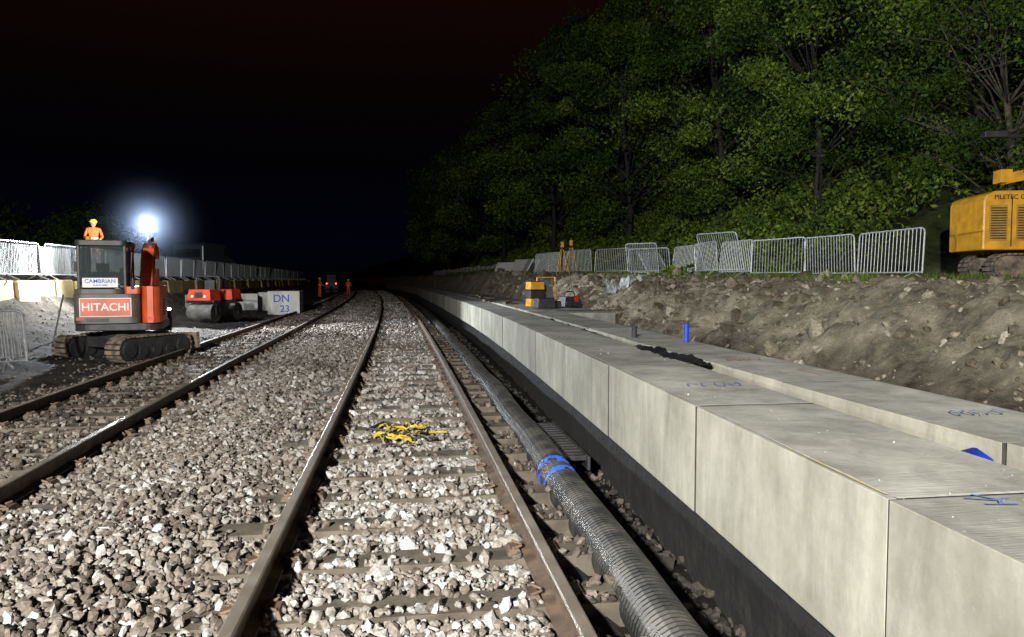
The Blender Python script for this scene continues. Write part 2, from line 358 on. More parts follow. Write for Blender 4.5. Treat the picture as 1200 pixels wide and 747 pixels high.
row('platform_wall',Fx,.85,.79,.08,JT,0,145,[M_con,M_contop,M_joint])
row('platform_wall',Gx,.83,.785,.3,[1.1+2.3*k for k in range(64)],1,145,[M_con,M_contop,M_joint])
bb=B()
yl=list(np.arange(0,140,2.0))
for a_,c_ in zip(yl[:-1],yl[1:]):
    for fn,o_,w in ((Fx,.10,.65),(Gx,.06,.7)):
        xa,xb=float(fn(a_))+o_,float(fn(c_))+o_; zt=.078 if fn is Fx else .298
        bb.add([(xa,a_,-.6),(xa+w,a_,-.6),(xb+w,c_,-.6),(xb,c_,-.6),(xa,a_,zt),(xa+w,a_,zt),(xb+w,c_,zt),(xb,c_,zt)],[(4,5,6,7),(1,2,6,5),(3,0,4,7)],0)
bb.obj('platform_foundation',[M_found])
bb=B()
for k in range(17):
    ya,yb=19+2.4*k+.005,21.4+2.4*k-.005
    xa,xb=float(Gx(ya))+.86,float(Gx(yb))+.86; w=1.4
    bb.add([(xa,ya,.2),(xa+w,ya,.2),(xb+w,yb,.2),(xb,yb,.2),(xa,ya,.76),(xa+w,ya,.76),(xb+w,yb,.76),(xb,yb,.76)],[(0,3,2,1),(4,5,6,7),(0,1,5,4),(1,2,6,5),(2,3,7,6),(3,0,4,7)])
bb.obj('platform_slab',[M_contop],bevel=.008)
bb=B()
def strip(pts,w,z,mi=0):
    for (x1,y1),(x2,y2) in zip(pts[:-1],pts[1:]):
        d=Vector((x2-x1,y2-y1))
        if d.length<1e-6: continue
        nrm=Vector((-d.y,d.x)).normalized()*w/2
        bb.add([(x1-nrm.x,y1-nrm.y,z),(x2-nrm.x,y2-nrm.y,z),(x2+nrm.x,y2+nrm.y,z),(x1+nrm.x,y1+nrm.y,z)],[(0,1,2,3)],mi)
for j in JT[1:14]:
    x=float(Fx(j)); strip([(x+.03,j),(x+.4,j+random.uniform(-.006,.006)),(x+.83,j)],.024,.7985)
for j in JT[1:7]:
    p=[(float(Fx(q))+.03+random.uniform(-.003,.003),q) for q in np.linspace(j+.05,j+2.0,14)]; strip(p,.010,.7975)
strip([(float(Fx(q))+.02,q) for q in np.linspace(2.6,3.4,5)],.010,.7981,1)
x=float(Fx(9.2))-.011; bb.add([(x,9.17,.42),(x,9.2,.4),(x,9.26,.785),(x,9.12,.785)],[(0,1,2,3)],0)
bb.obj('joint_mortar',[pm('mortar',(.58,.57,.53),(.38,.37,.33),16,.9,.3),pm('yellow_chalk',(.6,.45,.1),(.36,.34,.25),20,.9,.1)])
def spray(name,strokes,mat,w=.022,z=.801):
    global bb; bb=B()
    for k,st in enumerate(strokes): strip(st,w,z+.0006*k)
    bb.obj(name,[mat])
def scr(cx,cy,sx,sy,seed):
    random.seed(seed); out=[]
    for k in range(4):
        px=cx+(k-1.5)*sx; st=[]; rv=random.choice([3.2,4.6])
        for q in range(12):
            tt=q/11*rv; st.append((px+sx*.42*math.cos(tt+k),cy+sy*math.sin(tt*1.3+k)))
        out.append(st)
    return out
M_sb=pm('blue_spray',(.05,.12,.42),(.20,.23,.33),30,.9,0); M_sr=pm('red_spray',(.45,.07,.05),(.34,.18,.14),30,.9,0)
spray('blue_marking_text',scr(2.42,5.55,.12,.09,3),M_sb,.012); spray('blue_marking_text',scr(3.55,4.15,.09,.07,5),M_sb,.012)
spray('blue_marking_text',[[(2.10,2.50),(2.20,2.46),(2.27,2.48)],[(2.16,2.54),(2.21,2.46),(2.18,2.41)],[(2.12,2.42),(2.24,2.40)]],M_sb,.014)
spray('red_marking_text',scr(3.5,7.3,.1,.08,9),M_sr,.015); spray('red_marking_text',[[(3.3,6.2),(3.55,6.1),(3.8,6.15)],[(3.6,6.4),(3.62,6.0)]],M_sr,.014)
random.seed(11)
n=260; Yc=2.2+rng.uniform(0,1,n)**1.3*16; rw=rng.uniform(size=n)<.6
Xc=np.where(rw,Fx(Yc)+rng.uniform(.05,.8,n),Gx(Yc)+rng.uniform(.05,.78,n))
stones('concrete_crumbs',np.stack([Xc,Yc,np.full(n,.794)],-1),.0026*rng.lognormal(0,.5,n),attrmat('crumbs',[(0,(.15,.14,.12)),(1,(.5,.48,.44))]),rng.uniform(0,1,n))
def crumple(name,x0,x1,y0,y1,z,amp,mat,seed,nx=26,ny_=60,fn=None):
    V=[]
    for j in range(ny_+1):
        for i in range(nx+1):
            x=x0+(x1-x0)*i/nx; y=y0+(y1-y0)*j/ny_
            ex=.06*nz(y*2,seed,i*.02)
            zz=(fn(x,y) if fn else z)+amp*(abs(nz(x*3+seed,y*3,seed))*1.2+.4*nz(x*9,y*9,seed))
            V.append((x+ex,y+.05*nz(x*4,seed,y*.1),zz))
    i=np.arange(ny_)[:,None]*(nx+1)+np.arange(nx)[None]
    return fast(name,np.array(V),np.stack([i,i+1,i+nx+2,i+nx+1],-1).reshape(-1,4),mat,smooth=True)
M_mem=pm('black_membrane',(.02,.02,.022),(.012,.012,.013),5,.4,.2)
crumple('black_membrane',2.80,3.10,7.0,9.0,.765,.06,M_mem,2.2)
crumple('black_membrane',2.95,3.2,11,16,.72,.05,M_mem,4.2)
M_pl=pm('clear_plastic_sheet',(.5,.51,.51),(.22,.22,.22),6,.3,.2)
crumple('plastic_sheet',6.2,6.9,21,22.8,0,.34,M_pl,7.7,fn=lambda x,y:hz(x,y)-.02)
bb=B(); bb.tube([(3.78,9.6,.79),(3.78,9.6,1.0)],.035,12); bb.tube([(3.78,9.6,1.0),(3.78,9.6,1.03)],.045,12); bb.obj('blue_duct',[M_blue])
bb=B(); bb.tube([(2.80,3.15,.66),(2.87,3.28,.715),(2.92,3.42,.725),(2.98,3.6,.66)],.035,12); bb.obj('blue_duct',[M_blue],smooth=True)
bb=B(); bb.tube([(3.3,10.4,.785),(3.3,10.4,.93)],.04,12); bb.tube([(3.3,10.4,.93),(3.3,10.4,.95)],.05,12); bb.obj('black_pipe_stub',[M_black])
bb=B()
for k in range(14): bb.box((1.68,7.2+k*.13,-.16),(.26,.07,.05),0)
bb.box((1.57,8.05,-.2),(.03,1.9,.14),0);bb.box((1.8,8.05,-.2),(.03,1.9,.14),0)
bb.obj('cable_trough_cover',[M_dark],bevel=.006)
bb=B(); bb.tube([(1.5,4.2,-.3),(1.56,5,-.22),(1.5,5.8,-.2),(1.62,6.6,-.25),(1.5,7.4,-.3)],.02,8); bb.tube([(1.62,3.0,-.4),(1.6,5,-.36),(1.68,6.4,-.34)],.03,8); bb.obj('black_cable',[M_black],smooth=True)

# strap on the track
bb=B(); random.seed(4)
for k in range(11):
    p=[];x=-.25+random.uniform(-.15,.15);y=7.75+random.uniform(-.25,.35);a=random.uniform(-.5,.5)
    for q in range(14):
        p.append((x,y,.035+.035*abs(math.sin(q*1.1+k)))); a+=random.uniform(-.55,.55); x+=.045*math.cos(a); y+=.06*math.sin(a)
    if k<7:
        for (A,Bq) in zip(p[:-1],p[1:]):
            A=Vector(A);Bq=Vector(Bq); nn=Vector((random.uniform(-.2,.2),.5,random.uniform(.2,.9))).normalized()*.012
            bb.add([A-nn,Bq-nn,Bq+nn,A+nn],[(0,1,2,3)],0)
    else: bb.tube(p,.009,6,1)
bb.tube([(.0,7.72,.03),(.15,7.70,.04),(.3,7.73,.03),(.42,7.69,.04)],.012,6,0)
bb.tube([(-.42,7.9,.04),(-.3,8.1,.06),(-.15,8.0,.05),(-.2,7.8,.05),(-.38,7.85,.06),(-.25,8.15,.07),(-.05,8.05,.05)],.014,8,1)
bb.obj('yellow_webbing_strap',[pm('yellow_webbing',(.65,.48,.03),(.35,.25,.02),12,.6,.1),M_black])

# ------------------------------------------------------------ barriers
def barrier_mesh(W=2.25,H=1.05,nb=17,bars=.008):
    b_=B(); r=.019; h=W/2; c=.1
    pts=[(-h,0,.16),(-h,0,H-c),(-h+c*.3,0,H-c*.3),(-h+c,0,H),(h-c,0,H),(h-c*.3,0,H-c*.3),(h,0,H-c),(h,0,.16)]
    b_.tube(pts,r,6); b_.tube([(-h,0,.18),(h,0,.18)],r,6)
    for k in range(nb):
        x=-h+W*(k+1)/(nb+1); b_.tube([(x,0,.18),(x,0,H)],bars,5)
    for x in (-h+.3,h-.3): b_.tube([(x,-.3,.02),(x,-.05,.15),(x,0,.18),(x,.05,.15),(x,.3,.02)],.016,6)
    return b_
def barrier(p,q,z0=None,tilt=0,H=1.05,name='crowd_barrier',nb=17,mat=None):
    d=math.hypot(q[0]-p[0],q[1]-p[1]); bb=barrier_mesh(min(d*.97,2.4),H,nb)
    z=z0 if z0 is not None else (hz(*p)+hz(*q))/2
    cx,cy=(p[0]+q[0])/2,(p[1]+q[1])/2
    o=bb.obj(name,[mat or M_galv],(cx,cy,z)); o.rotation_euler=(tilt,0,math.atan2(q[1]-p[1],q[0]-p[0])); return o
BP=[(11.1,14.6),(11.15,17.1),(10.93,19.1),(10.4,21.3),(10.26,23.3),(10.48,25.8),(10.44,28.2),(9.3,30.0),(8.35,32.6),(7.7,34.8),(7.2,37),(6.9,39.4)]
for k,(p,q) in enumerate(zip(BP[:-1],BP[1:])): barrier(p,q,tilt=[.04,-.05,.03,.10,-.06,.12,-.12,.08,-.05,.03,.06][k],H=1.15)
barrier((9.5,28.2),(10.9,29.6),tilt=-.5,z0=1.85); barrier((8.9,28.9),(9.9,28.0),z0=1.8,tilt=.25,H=1.3); barrier((10.2,24.2),(10.9,22.6),tilt=.35,z0=1.8,H=1.45)
bb=B()
A=Vector((9.0,52));Bv=Vector((4.3,118)); n=26
for k in range(n):
    a=A.lerp(Bv,k/n); c=A.lerp(Bv,(k+.93)/n); z=hz(a.x,a.y)-.1
    j=random.uniform(-.06,.06)
    bb.add([(a.x,a.y,z),(c.x,c.y,z),(c.x,c.y,z+.95+j),(a.x,a.y,z+.95+j),(a.x+.08,a.y,z),(c.x+.08,c.y,z),(c.x+.08,c.y,z+.95+j),(a.x+.08,a.y,z+.95+j)],[(0,1,2,3),(4,7,6,5),(3,2,6,7),(0,3,7,4),(1,5,6,2)])
bb.obj('site_hoarding',[M_white],bevel=.01)
bb=B()
for k,(x,y) in enumerate([(7.6,46),(8.3,48.5),(7.9,51),(7.2,54)]):
    bb.box((x,y,hz(x,y)+.5),(.06,1.9,1.0),0,rot=(0,.5,.2*k))
bb.obj('site_hoarding',[M_white],bevel=.01)
bb=B(); y=10.0
while y<120:
    xa,xb=float(curve(y))-9.85,float(curve(y+1.18))-9.85; j=random.uniform(-.06,.06)
    za=.35;zb=1.6+random.uniform(-.04,.04)
    bb.add([(xa+.1+j,y,za),(xa-.25,y,za),(xb-.25,y+1.18,za),(xb+.1+j,y+1.18,za),(xa+j,y,zb),(xa-.25,y,zb),(xb-.25,y+1.18,zb),(xb+j,y+1.18,zb)],[(4,5,6,7),(0,1,5,4),(1,2,6,5),(2,3,7,6),(3,0,4,7)])
    y+=1.2
bb.obj('retaining_wall',[concrete('cream_concrete',(.55,.42,.18),(.34,.26,.12))],bevel=.04)
y=11.0
while y<100:
    barrier((float(curve(y))-9.98,y),(float(curve(y+2.3))-9.98,y+2.3),z0=1.6,tilt=random.uniform(-.07,.07),nb=22)
    y+=2.33
bb=B(); y=11.0
while y<100:
    xa,xb=float(curve(y))-10.06,float(curve(y+2.2))-10.06; nn_=8
    for q in range(nn_):
        u0,u1=q/nn_,(q+1)/nn_; w0,w1=.03*math.sin(q*1.7+y),.03*math.sin((q+1)*1.7+y)
        bb.add([(xa+(xb-xa)*u0+w0,y+.08+2.06*u0,1.80),(xa+(xb-xa)*u1+w1,y+.08+2.06*u1,1.80),(xa+(xb-xa)*u1+w1,y+.08+2.06*u1,2.58),(xa+(xb-xa)*u0+w0,y+.08+2.06*u0,2.58)],[(0,1,2,3)])
    y+=2.33
m,nt,b=newmat('debris_netting'); b.inputs['Base Color'].default_value=(.5,.49,.45,1); b.inputs['Roughness'].default_value=.8
tc=N(nt,'ShaderNodeTexCoord'); v=N(nt,'ShaderNodeTexNoise'); v.inputs['Scale'].default_value=.8; v.inputs['Detail'].default_value=2; nt.links.new(tc.outputs['Object'],v.inputs['Vector'])
mr=N(nt,'ShaderNodeMapRange'); mr.inputs[1].default_value=.3; mr.inputs[2].default_value=.7; mr.inputs[3].default_value=.4; mr.inputs[4].default_value=.65; nt.links.new(v.outputs['Fac'],mr.inputs[0]); nt.links.new(mr.outputs[0],b.inputs['Alpha'])
bb.obj('debris_netting',[m],smooth=True)
M_oldg=pm('weathered_steel',(.30,.31,.32),(.16,.16,.16),10,.6,.1,metal=.3)
barrier((-7.7,12.4),(-6.35,13.6),tilt=-.25,mat=M_oldg); barrier((-7.8,12.9),(-6.5,13.95),tilt=-.3,mat=M_oldg)
bb=B(); bb.tube([(-8.7,18.6,.25),(-8.0,18.2,.15),(-7.4,17.4,1.3)],.02,6); bb.tube([(-9.0,17.4,.3),(-8.4,16.8,.9)],.025,6); bb.tube([(-8.2,15.0,.2),(-7.3,14.7,.12),(-7.0,15.4,.12)],.03,6); bb.obj('scaffold_tube',[M_oldg])

# ------------------------------------------------------------ excavator
def stadium(l,h,seg=9):
    r=h/2; o=[]
    for k in range(seg+1): a=-math.pi/2+math.pi*k/seg; o.append((l/2-r+r*math.cos(a),r+r*math.sin(a)))
    for k in range(seg+1): a=math.pi/2+math.pi*k/seg; o.append((-l/2+r+r*math.cos(a),r+r*math.sin(a)))
    return o
def track(bb,x0,w,l,h,mi,mi2):
    out=stadium(l,h); bb.prism([(u,v+.04) for u,v in stadium(l-.08,h-.08)],x0+.02,x0+w-.02,'x',mi2)
    n=len(out); per=[];tot=0
    for k in range(n):
        a=Vector(out[k]);c=Vector(out[(k+1)%n]); per.append((a,c,(c-a).length)); tot+=(c-a).length
    N_=int(tot/.11)
    for q in range(N_):
        d=tot*q/N_
        for a,c,le in per:
            if d<=le: break
            d-=le
        p=a.lerp(c,d/le if le else 0); tdir=(c-a).normalized(); ang=math.atan2(tdir.y,tdir.x)
        bb.box((x0+w/2,p.x,p.y),(w,.085,.045),mi,rot=(ang,0,0))
    for k in range(5):
        yy_=-l/2+h/2+k*(l-h)/4; bb.tube([(x0-.01,yy_,h*.36+.02),(x0+w+.01,yy_,h*.36+.02)],h*.24,12,mi2)
    for e in (-1,1): bb.tube([(x0-.015,e*(l/2-h/2),h/2),(x0+w+.015,e*(l/2-h/2),h/2)],h*.34,14,mi2)
ex=bpy.data.objects.new('excavator',None); sc.collection.objects.link(ex)
EX=(-5.85,16.5,hz(-5.85,16.5)); ex.location=EX; ex.rotation_euler=(0,0,math.radians(12)); ex.scale=(.97,.97,.97)
bb=B(); bb.M=Matrix.Rotation(math.radians(-40),4,'Z')
track(bb,-.92,.38,1.95,.52,1,0); track(bb,.54,.38,1.95,.52,1,0)
bb.box((0,0,.38),(1.2,.9,.24),0); bb.box((0,1.2,.33),(1.8,.1,.36),1,rot=(.1,0,0)); bb.box((-.4,.85,.35),(.12,.7,.12),0); bb.box((.4,.85,.35),(.12,.7,.12),0)
bb.obj('undercarriage',[M_dark,M_mud],bevel=.01,parent=ex)
bb=B(); bb.tube([(0,0,.45),(0,0,.66)],.42,24); bb.obj('slew_ring',[M_dark],parent=ex)
def rrect(x0,x1,y0,y1,rr_,rf=.05,seg=6):
    o=[]
    for (cx,cy,a0,r) in ((x1-rr_,y0+rr_,-90,rr_),(x1-rf,y1-rf,0,rf),(x0+rf,y1-rf,90,rf),(x0+rr_,y0+rr_,180,rr_)):
        for k in range(seg+1): a=math.radians(a0+90*k/seg); o.append((cx+r*math.cos(a),cy+r*math.sin(a)))
    return o
bb=B(); bb.prism(rrect(-.82,.82,-.85,.95,.3),.64,.80,'z',0); bb.obj('revolving_frame',[M_dark],bevel=.02,parent=ex)
bb=B(); bb.prism(rrect(-.80,.42,-.95,-.28,.2),.80,1.40,'z',1); bb.prism(rrect(.435,.80,-.93,.75,.24),.80,1.56,'z',0); bb.prism(rrect(.14,.43,-.92,.75,.06),1.403,1.55,'z',0); bb.prism(rrect(.2,.43,-.27,.85,.1),.80,1.40,'z',0)
bb.prism(rrect(-.80,.12,-.84,-.4,.2),1.403,1.50,'z',1)
bb.obj('counterweight_and_engine_cover',[M_orange,M_char],bevel=.035,parent=ex)
bb=B()
for k in range(6): bb.box((.806,.0,.95+k*.06),(.012,.5,.03),0)
bb.box((-.2,-.953,1.13),(.94,.012,.38),1); bb.box((-.2,-.958,1.13),(.91,.012,.35),2)
bb.box((-.35,-.956,.87),(.4,.01,.07),0); bb.tube([(.3,-.9,1.5),(.3,-.9,1.72)],.04,10,0)
for x in (-.66,.62): bb.box((x,-.95 if x<0 else -.935,.90),(.14,.012,.06),3)
bb.obj('grille_and_decal_panel',[M_dark,M_white,M_orange,M_red],parent=ex)
text('HITACHI',.22,(-.2,-.968,1.13),(math.pi/2,0,0),M_white,ex)
text('55U',.13,(.812,.3,1.3),(math.pi/2,0,math.pi/2),M_white,ex)
bb=B()
X0,X1,Y0,Y1,Z0,Z1=-.80,.12,-.38,.9,.80,2.42
for x in (X0+.03,X1-.03):
    for y in (Y0+.03,.25,Y1-.03):
        bb.box((x,y,(Z0+Z1)/2),(.065,.065,Z1-Z0),0)
bb.prism(rrect(X0-.03,X1+.03,Y0-.05,Y1+.06,.12,.12),Z1-.02,Z1+.1,'z',0)
bb.box(((X0+X1)/2,Y0+.03,1.55),(X1-X0-.1,.05,.07),0)
for x in (X0+.02,X1-.02): bb.box((x,(Y0+Y1)/2,1.12),(.04,Y1-Y0-.1,.62),0)
bb.box(((X0+X1)/2,Y0+.02,1.1),(X1-X0-.1,.04,.6),0)
bb.box((-.35,.05,1.2),(.45,.45,.12),2); bb.box((-.35,-.15,1.55),(.42,.12,.6),2,rot=(-.15,0,0)); bb.box((-.35,-.17,1.95),(.24,.1,.18),2)
bb.box((-.05,.75,1.5),(.2,.2,.9),2); bb.box((-.65,.2,1.5),(.15,.5,.4),2)
bb.obj('cab',[M_dark,M_glass,M_black],bevel=.015,parent=ex)
m,nt,b=newmat('cab_glass'); b.inputs['Base Color'].default_value=(.05,.065,.065,1); b.inputs['Roughness'].default_value=.03; b.inputs['Alpha'].default_value=.65
bb=B(); bb.box(((X0+X1)/2,Y0+.02,2.0),(X1-X0-.13,.01,.8),0)
for x in (X0+.02,X1-.02): bb.box((x,.0-.05,1.93),(.01,.5,.9),0); bb.box((x,.56,1.93),(.01,.55,.9),0)
bb.obj('cab_windows',[m],parent=ex)
bb=B(); bb.box((-.36,-.46,1.63),(.66,.02,.2),0); bb.obj('name_board',[M_white],parent=ex,bevel=.004)
text('CAMBRIAN',.115,(-.36,-.474,1.66),(math.pi/2,0,0),M_blue,ex,.002); text('PLANT HIRE',.05,(-.36,-.474,1.575),(math.pi/2,0,0),M_blue,ex,.002)
bb=B()
def boomseg(pts,ws,th,mi):
    for (p,q,w1,w2) in zip(pts[:-1],pts[1:],ws[:-1],ws[1:]):
        p=Vector(p);q=Vector(q);d=(q-p).normalized();nr=Vector((1,0,0)).cross(d).normalized();x=Vector((th/2,0,0))
        vs=[p-x-nr*w1,p+x-nr*w1,p+x+nr*w1,p-x+nr*w1,q-x-nr*w2,q+x-nr*w2,q+x+nr*w2,q-x+nr*w2]
        bb.add(vs,[(0,3,2,1),(4,5,6,7),(0,1,5,4),(1,2,6,5),(2,3,7,6),(3,0,4,7)],mi)
boomseg([(.34,.95,.85),(.34,1.35,1.7),(.34,1.75,2.25),(.34,2.3,2.45),(.34,2.9,2.3)],[.12,.17,.19,.15,.1],.24,0)
boomseg([(.34,2.75,2.45),(.34,3.15,1.6),(.34,3.3,1.0)],[.14,.13,.08],.18,0)
bb.tube([(.34,1.35,.95),(.34,1.75,1.55)],.06,10,1); bb.tube([(.34,1.75,1.55),(.34,1.95,1.95)],.035,10,2)
bb.tube([(.34,1.9,2.6),(.34,2.5,2.7)],.05,10,1); bb.tube([(.34,2.5,2.7),(.34,2.85,2.65)],.03,10,2)
bb.tube([(.22,.95,1.0),(.2,1.3,1.8),(.2,1.7,2.4),(.22,2.3,2.6)],.018,6,1); bb.tube([(.47,.95,1.0),(.48,1.3,1.75),(.48,1.7,2.35)],.014,6,1)
bb.box((.34,.98,.85),(.5,.25,.4),0)
bb.prism([(3.1,.9),(3.45,.95),(3.55,.6),(3.35,.3),(3.0,.32),(2.95,.45),(3.25,.5),(3.3,.7)],.0,.68,'x',1)
bb.obj('boom_arm_bucket',[M_orange,M_dark,M_galv],bevel=.015,parent=ex)
bb=B(); bb.tube([(.5,.6,1.55),(.62,.75,1.95)],.012,6,0); bb.box((.64,.76,2.05),(.14,.03,.22),0); bb.tube([(-.83,.85,1.8),(-1.0,.95,1.9)],.012,6,0); bb.box((-1.03,.95,1.98),(.13,.03,.22),0)
bb.tube([(-.6,-.2,2.5),(-.6,-.2,2.6)],.05,10,1); bb.obj('mirrors_and_beacon',[M_black,pm('amber',(.9,.35,.02),(.7,.25,.01),5,.2,0)],parent=ex)

# ------------------------------------------------------------ roller
rl=bpy.data.objects.new('road_roller',None); sc.collection.objects.link(rl); rl.location=(-7.05,29,hz(-7.05,29)); rl.rotation_euler=(0,0,math.radians(-18))
bb=B()
for y in (-.75,.75): bb.tube([(-.48,y,.35),(.48,y,.35)],.35,28,0)
for y in (-.75,.75):
    for x in (-.54,.54): bb.box((x,y,.44),(.05,.2,.36),1)
    bb.box((0,y,.76),(1.12,.5,.1),1)
bb.obj('drums_and_forks',[M_drum,M_dark],bevel=.01,parent=rl)
bb=B(); bb.box((0,-.72,1.0),(.95,.72,.40),0,top=(.86,.8)); bb.box((0,.72,1.0),(.95,.72,.40),0,top=(.86,.8)); bb.box((0,0,.6),(.6,.9,.25),1)
bb.box((0,-.2,1.15),(.4,.35,.1),1); bb.box((0,-.32,1.36),(.4,.08,.35),1)
for x in (-.25,.25): bb.tube([(x,-1.05,.95),(x,-1.09,.95)],.05,12,2)
bb.box((0,-1.06,1.0),(.3,.03,.2),1)
bb.tube([(-.45,-.45,1.15),(-.45,-.45,1.62),(-.38,-.45,1.68),(.38,-.45,1.68),(.45,-.45,1.62),(.45,-.45,1.15)],.03,8,1)
bb.tube([(0,.3,1.1),(0,.15,1.38)],.02,8,1); bb.tube([(.17*math.cos(a),.14+.05*math.sin(a),1.4+.15*math.sin(a)) for a in np.linspace(0,6.28,13)],.012,6,1)
bb.obj('body_seat_rollbar',[M_red,M_dark,M_white],bevel=.04,parent=rl)

# ------------------------------------------------------------ concrete blocks
def cblock(x,y,d,rz,txt=None):
    bb=B(); bb.box((0,0,d[2]/2),d,0)
    for k in (-1,1): bb.tube([(k*d[0]*.25-.06,0,d[2]-.02),(k*d[0]*.25-.06,0,d[2]+.06),(k*d[0]*.25+.06,0,d[2]+.06),(k*d[0]*.25+.06,0,d[2]-.02)],.012,6,1)
    o=bb.obj('concrete_block',[M_block,M_dark],(x,y,hz(x,y)-.02),rz,bevel=.03)
    if txt:
        text(txt[0],.50,(-.1,-d[1]/2-.004,d[2]*.69),(math.pi/2,0,0),M_blue,o,.002,'painted_mark'); text(txt[1],.44,(.05,-d[1]/2-.004,d[2]*.27),(math.pi/2,0,0),M_blue,o,.002,'painted_mark')
cblock(-5.75,37.2,(1.45,2.2,1.15),.05,('DN','23')); cblock(-6.9,39.9,(1.2,1.2,.95),.1); cblock(-7.8,38.0,(1.0,1.0,.8),.3)
cblock(-8.7,33,(.9,.8,.7),.5); cblock(-6.5,43,(1.2,2,.9),0)

# ------------------------------------------------------------ van behind the fence
vn=bpy.data.objects.new('parked_van',None); sc.collection.objects.link(vn); vn.location=(-12.6,50,1.75); vn.rotation_euler=(0,0,math.radians(80))
bb=B(); prof=[(-2.6,.4),(2.3,.4),(2.45,.8),(2.3,1.1),(1.5,1.35),(.9,2.0),(.5,2.15),(-2.3,2.15),(-2.6,2.0)]
bb.prism(prof,-.95,.95,'y',0); bb.obj('body',[pm('van_paint',(.05,.055,.065),(.035,.04,.05),3,.3,0)],bevel=.08,parent=vn)
bb=B()
for s_ in (-1,1):
    bb.add([(1.35,s_*.957,1.35),(.4,s_*.957,1.35),(.4,s_*.957,1.95),(.9,s_*.957,1.95)],[(0,1,2,3)],0)
    for x in (-1.7,1.6): bb.tube([(x,s_*.78,.36),(x,s_*.99,.36)],.36,18,1)
bb.box((-2.6,0,1.5),(.02,1.5,.5),0); bb.obj('windows_and_wheels',[M_glass,M_black],parent=vn)

# ------------------------------------------------------------ lighting tower (left, lit)
LX,LY=-8.15,25.2; lz=hz(LX,LY)
bb=B(); bb.box((0,0,.55),(.9,1.3,.6),0); bb.tube([(-.5,-.35,.25),(-.42,-.35,.25)],.25,14,1); bb.tube([(.42,-.35,.25),(.5,-.35,.25)],.25,14,1); bb.tube([(0,.6,.3),(0,1.3,.3)],.03,8,2)
bb.tube([(0,0,.85),(0,0,2.0)],.05,10,2); bb.tube([(0,0,2.0),(0,0,3.2-lz)],.03,10,2)
bb.box((0,0,3.32-lz),(.44,.1,.3),1)
for x in (-.105,.105): bb.tube([(x,-.052,3.32-lz),(x,-.075,3.32-lz)],.10,16,3)
lt=bb.obj('lighting_tower',[M_orange,M_black,M_galv,M_lamp],(LX,LY,lz),math.radians(15),bevel=0)
def light(kind,name,loc,en,col,size=.15,target=None,ang=None,blend=.4,parent=None):
    l=bpy.data.lights.new(name,kind); l.energy=en; l.color=col; l.shadow_soft_size=size
    o=bpy.data.objects.new(name,l); sc.collection.objects.link(o); o.location=loc
    if target is not None: o.rotation_euler=(Vector(target)-Vector(loc)).to_track_quat('-Z','Y').to_euler()
    if ang: l.spot_size=math.radians(ang); l.spot_blend=blend
    if parent:
        o.parent=parent; o.matrix_parent_inverse=Matrix.LocRotScale(parent.location,parent.rotation_euler.to_quaternion(),None).inverted()
    return o
lampP=(LX+.1,LY-.38,3.32)
light('SPOT','tower_lamp',lampP,7500,(.86,.93,1.0),.12,(1,8,2.0),175,.25,parent=lt)
light('POINT','tower_lamp_spill',(LX,LY,3.6),1300,(.86,.93,1.0),.12,parent=lt)
# scattering sphere added around the lamp to imitate its glare
bpy.ops.mesh.primitive_uv_sphere_add(radius=2.2,location=lampP,segments=32,ring_count=16); ms=bpy.context.object; ms.name='lamp_glow_haze'
m=bpy.data.materials.new('lamp_glow_haze'); m.use_nodes=True; nt=m.node_tree; nt.nodes.clear()
o_=N(nt,'ShaderNodeOutputMaterial'); vs_=N(nt,'ShaderNodeVolumeScatter'); tc=N(nt,'ShaderNodeTexCoord'); ln=N(nt,'ShaderNodeVectorMath',operation='LENGTH')
nt.links.new(tc.outputs['Object'],ln.inputs[0]); mr=N(nt,'ShaderNodeMapRange'); mr.inputs[1].default_value=0; mr.inputs[2].default_value=2.2; mr.inputs[3].default_value=1; mr.inputs[4].default_value=0
nt.links.new(ln.outputs['Value'],mr.inputs[0]); pw=N(nt,'ShaderNodeMath',operation='POWER'); pw.inputs[1].default_value=3.5; nt.links.new(mr.outputs[0],pw.inputs[0])
mu=N(nt,'ShaderNodeMath',operation='MULTIPLY'); mu.inputs[1].default_value=.018; nt.links.new(pw.outputs[0],mu.inputs[0]); nt.links.new(mu.outputs[0],vs_.inputs['Density']); vs_.inputs['Color'].default_value=(.55,.70,1,1)
nt.links.new(vs_.outputs[0],o_.inputs['Volume']); ms.data.materials.append(m)
# main lighting tower behind the photographer
bb=B(); bb.box((0,0,.7),(1.2,1.9,.8),0); bb.tube([(0,0,1.0),(0,0,4.0)],.07,10,2); bb.tube([(0,0,4.0),(0,0,6.6)],.045,10,2); bb.tube([(-.7,0,6.5),(.7,0,6.5)],.03,8,2)
for x in (-.5,0,.5): bb.box((x,-.02,6.65),(.36,.14,.28),1)
for x in (-.6,.6): bb.tube([(x,-.4,.35),(x*1.2,-.4,.35)],.35,16,1)
lt2=bb.obj('lighting_tower',[M_orange,M_black,M_galv],(-5.5,-10,0),math.radians(-15),bevel=.02)
light('SPOT','flood_lamp',(-5.4,-9.6,6.6),34000,(1.0,.985,.93),.25,(4.5,16,-1.2),97,.9,parent=lt2)

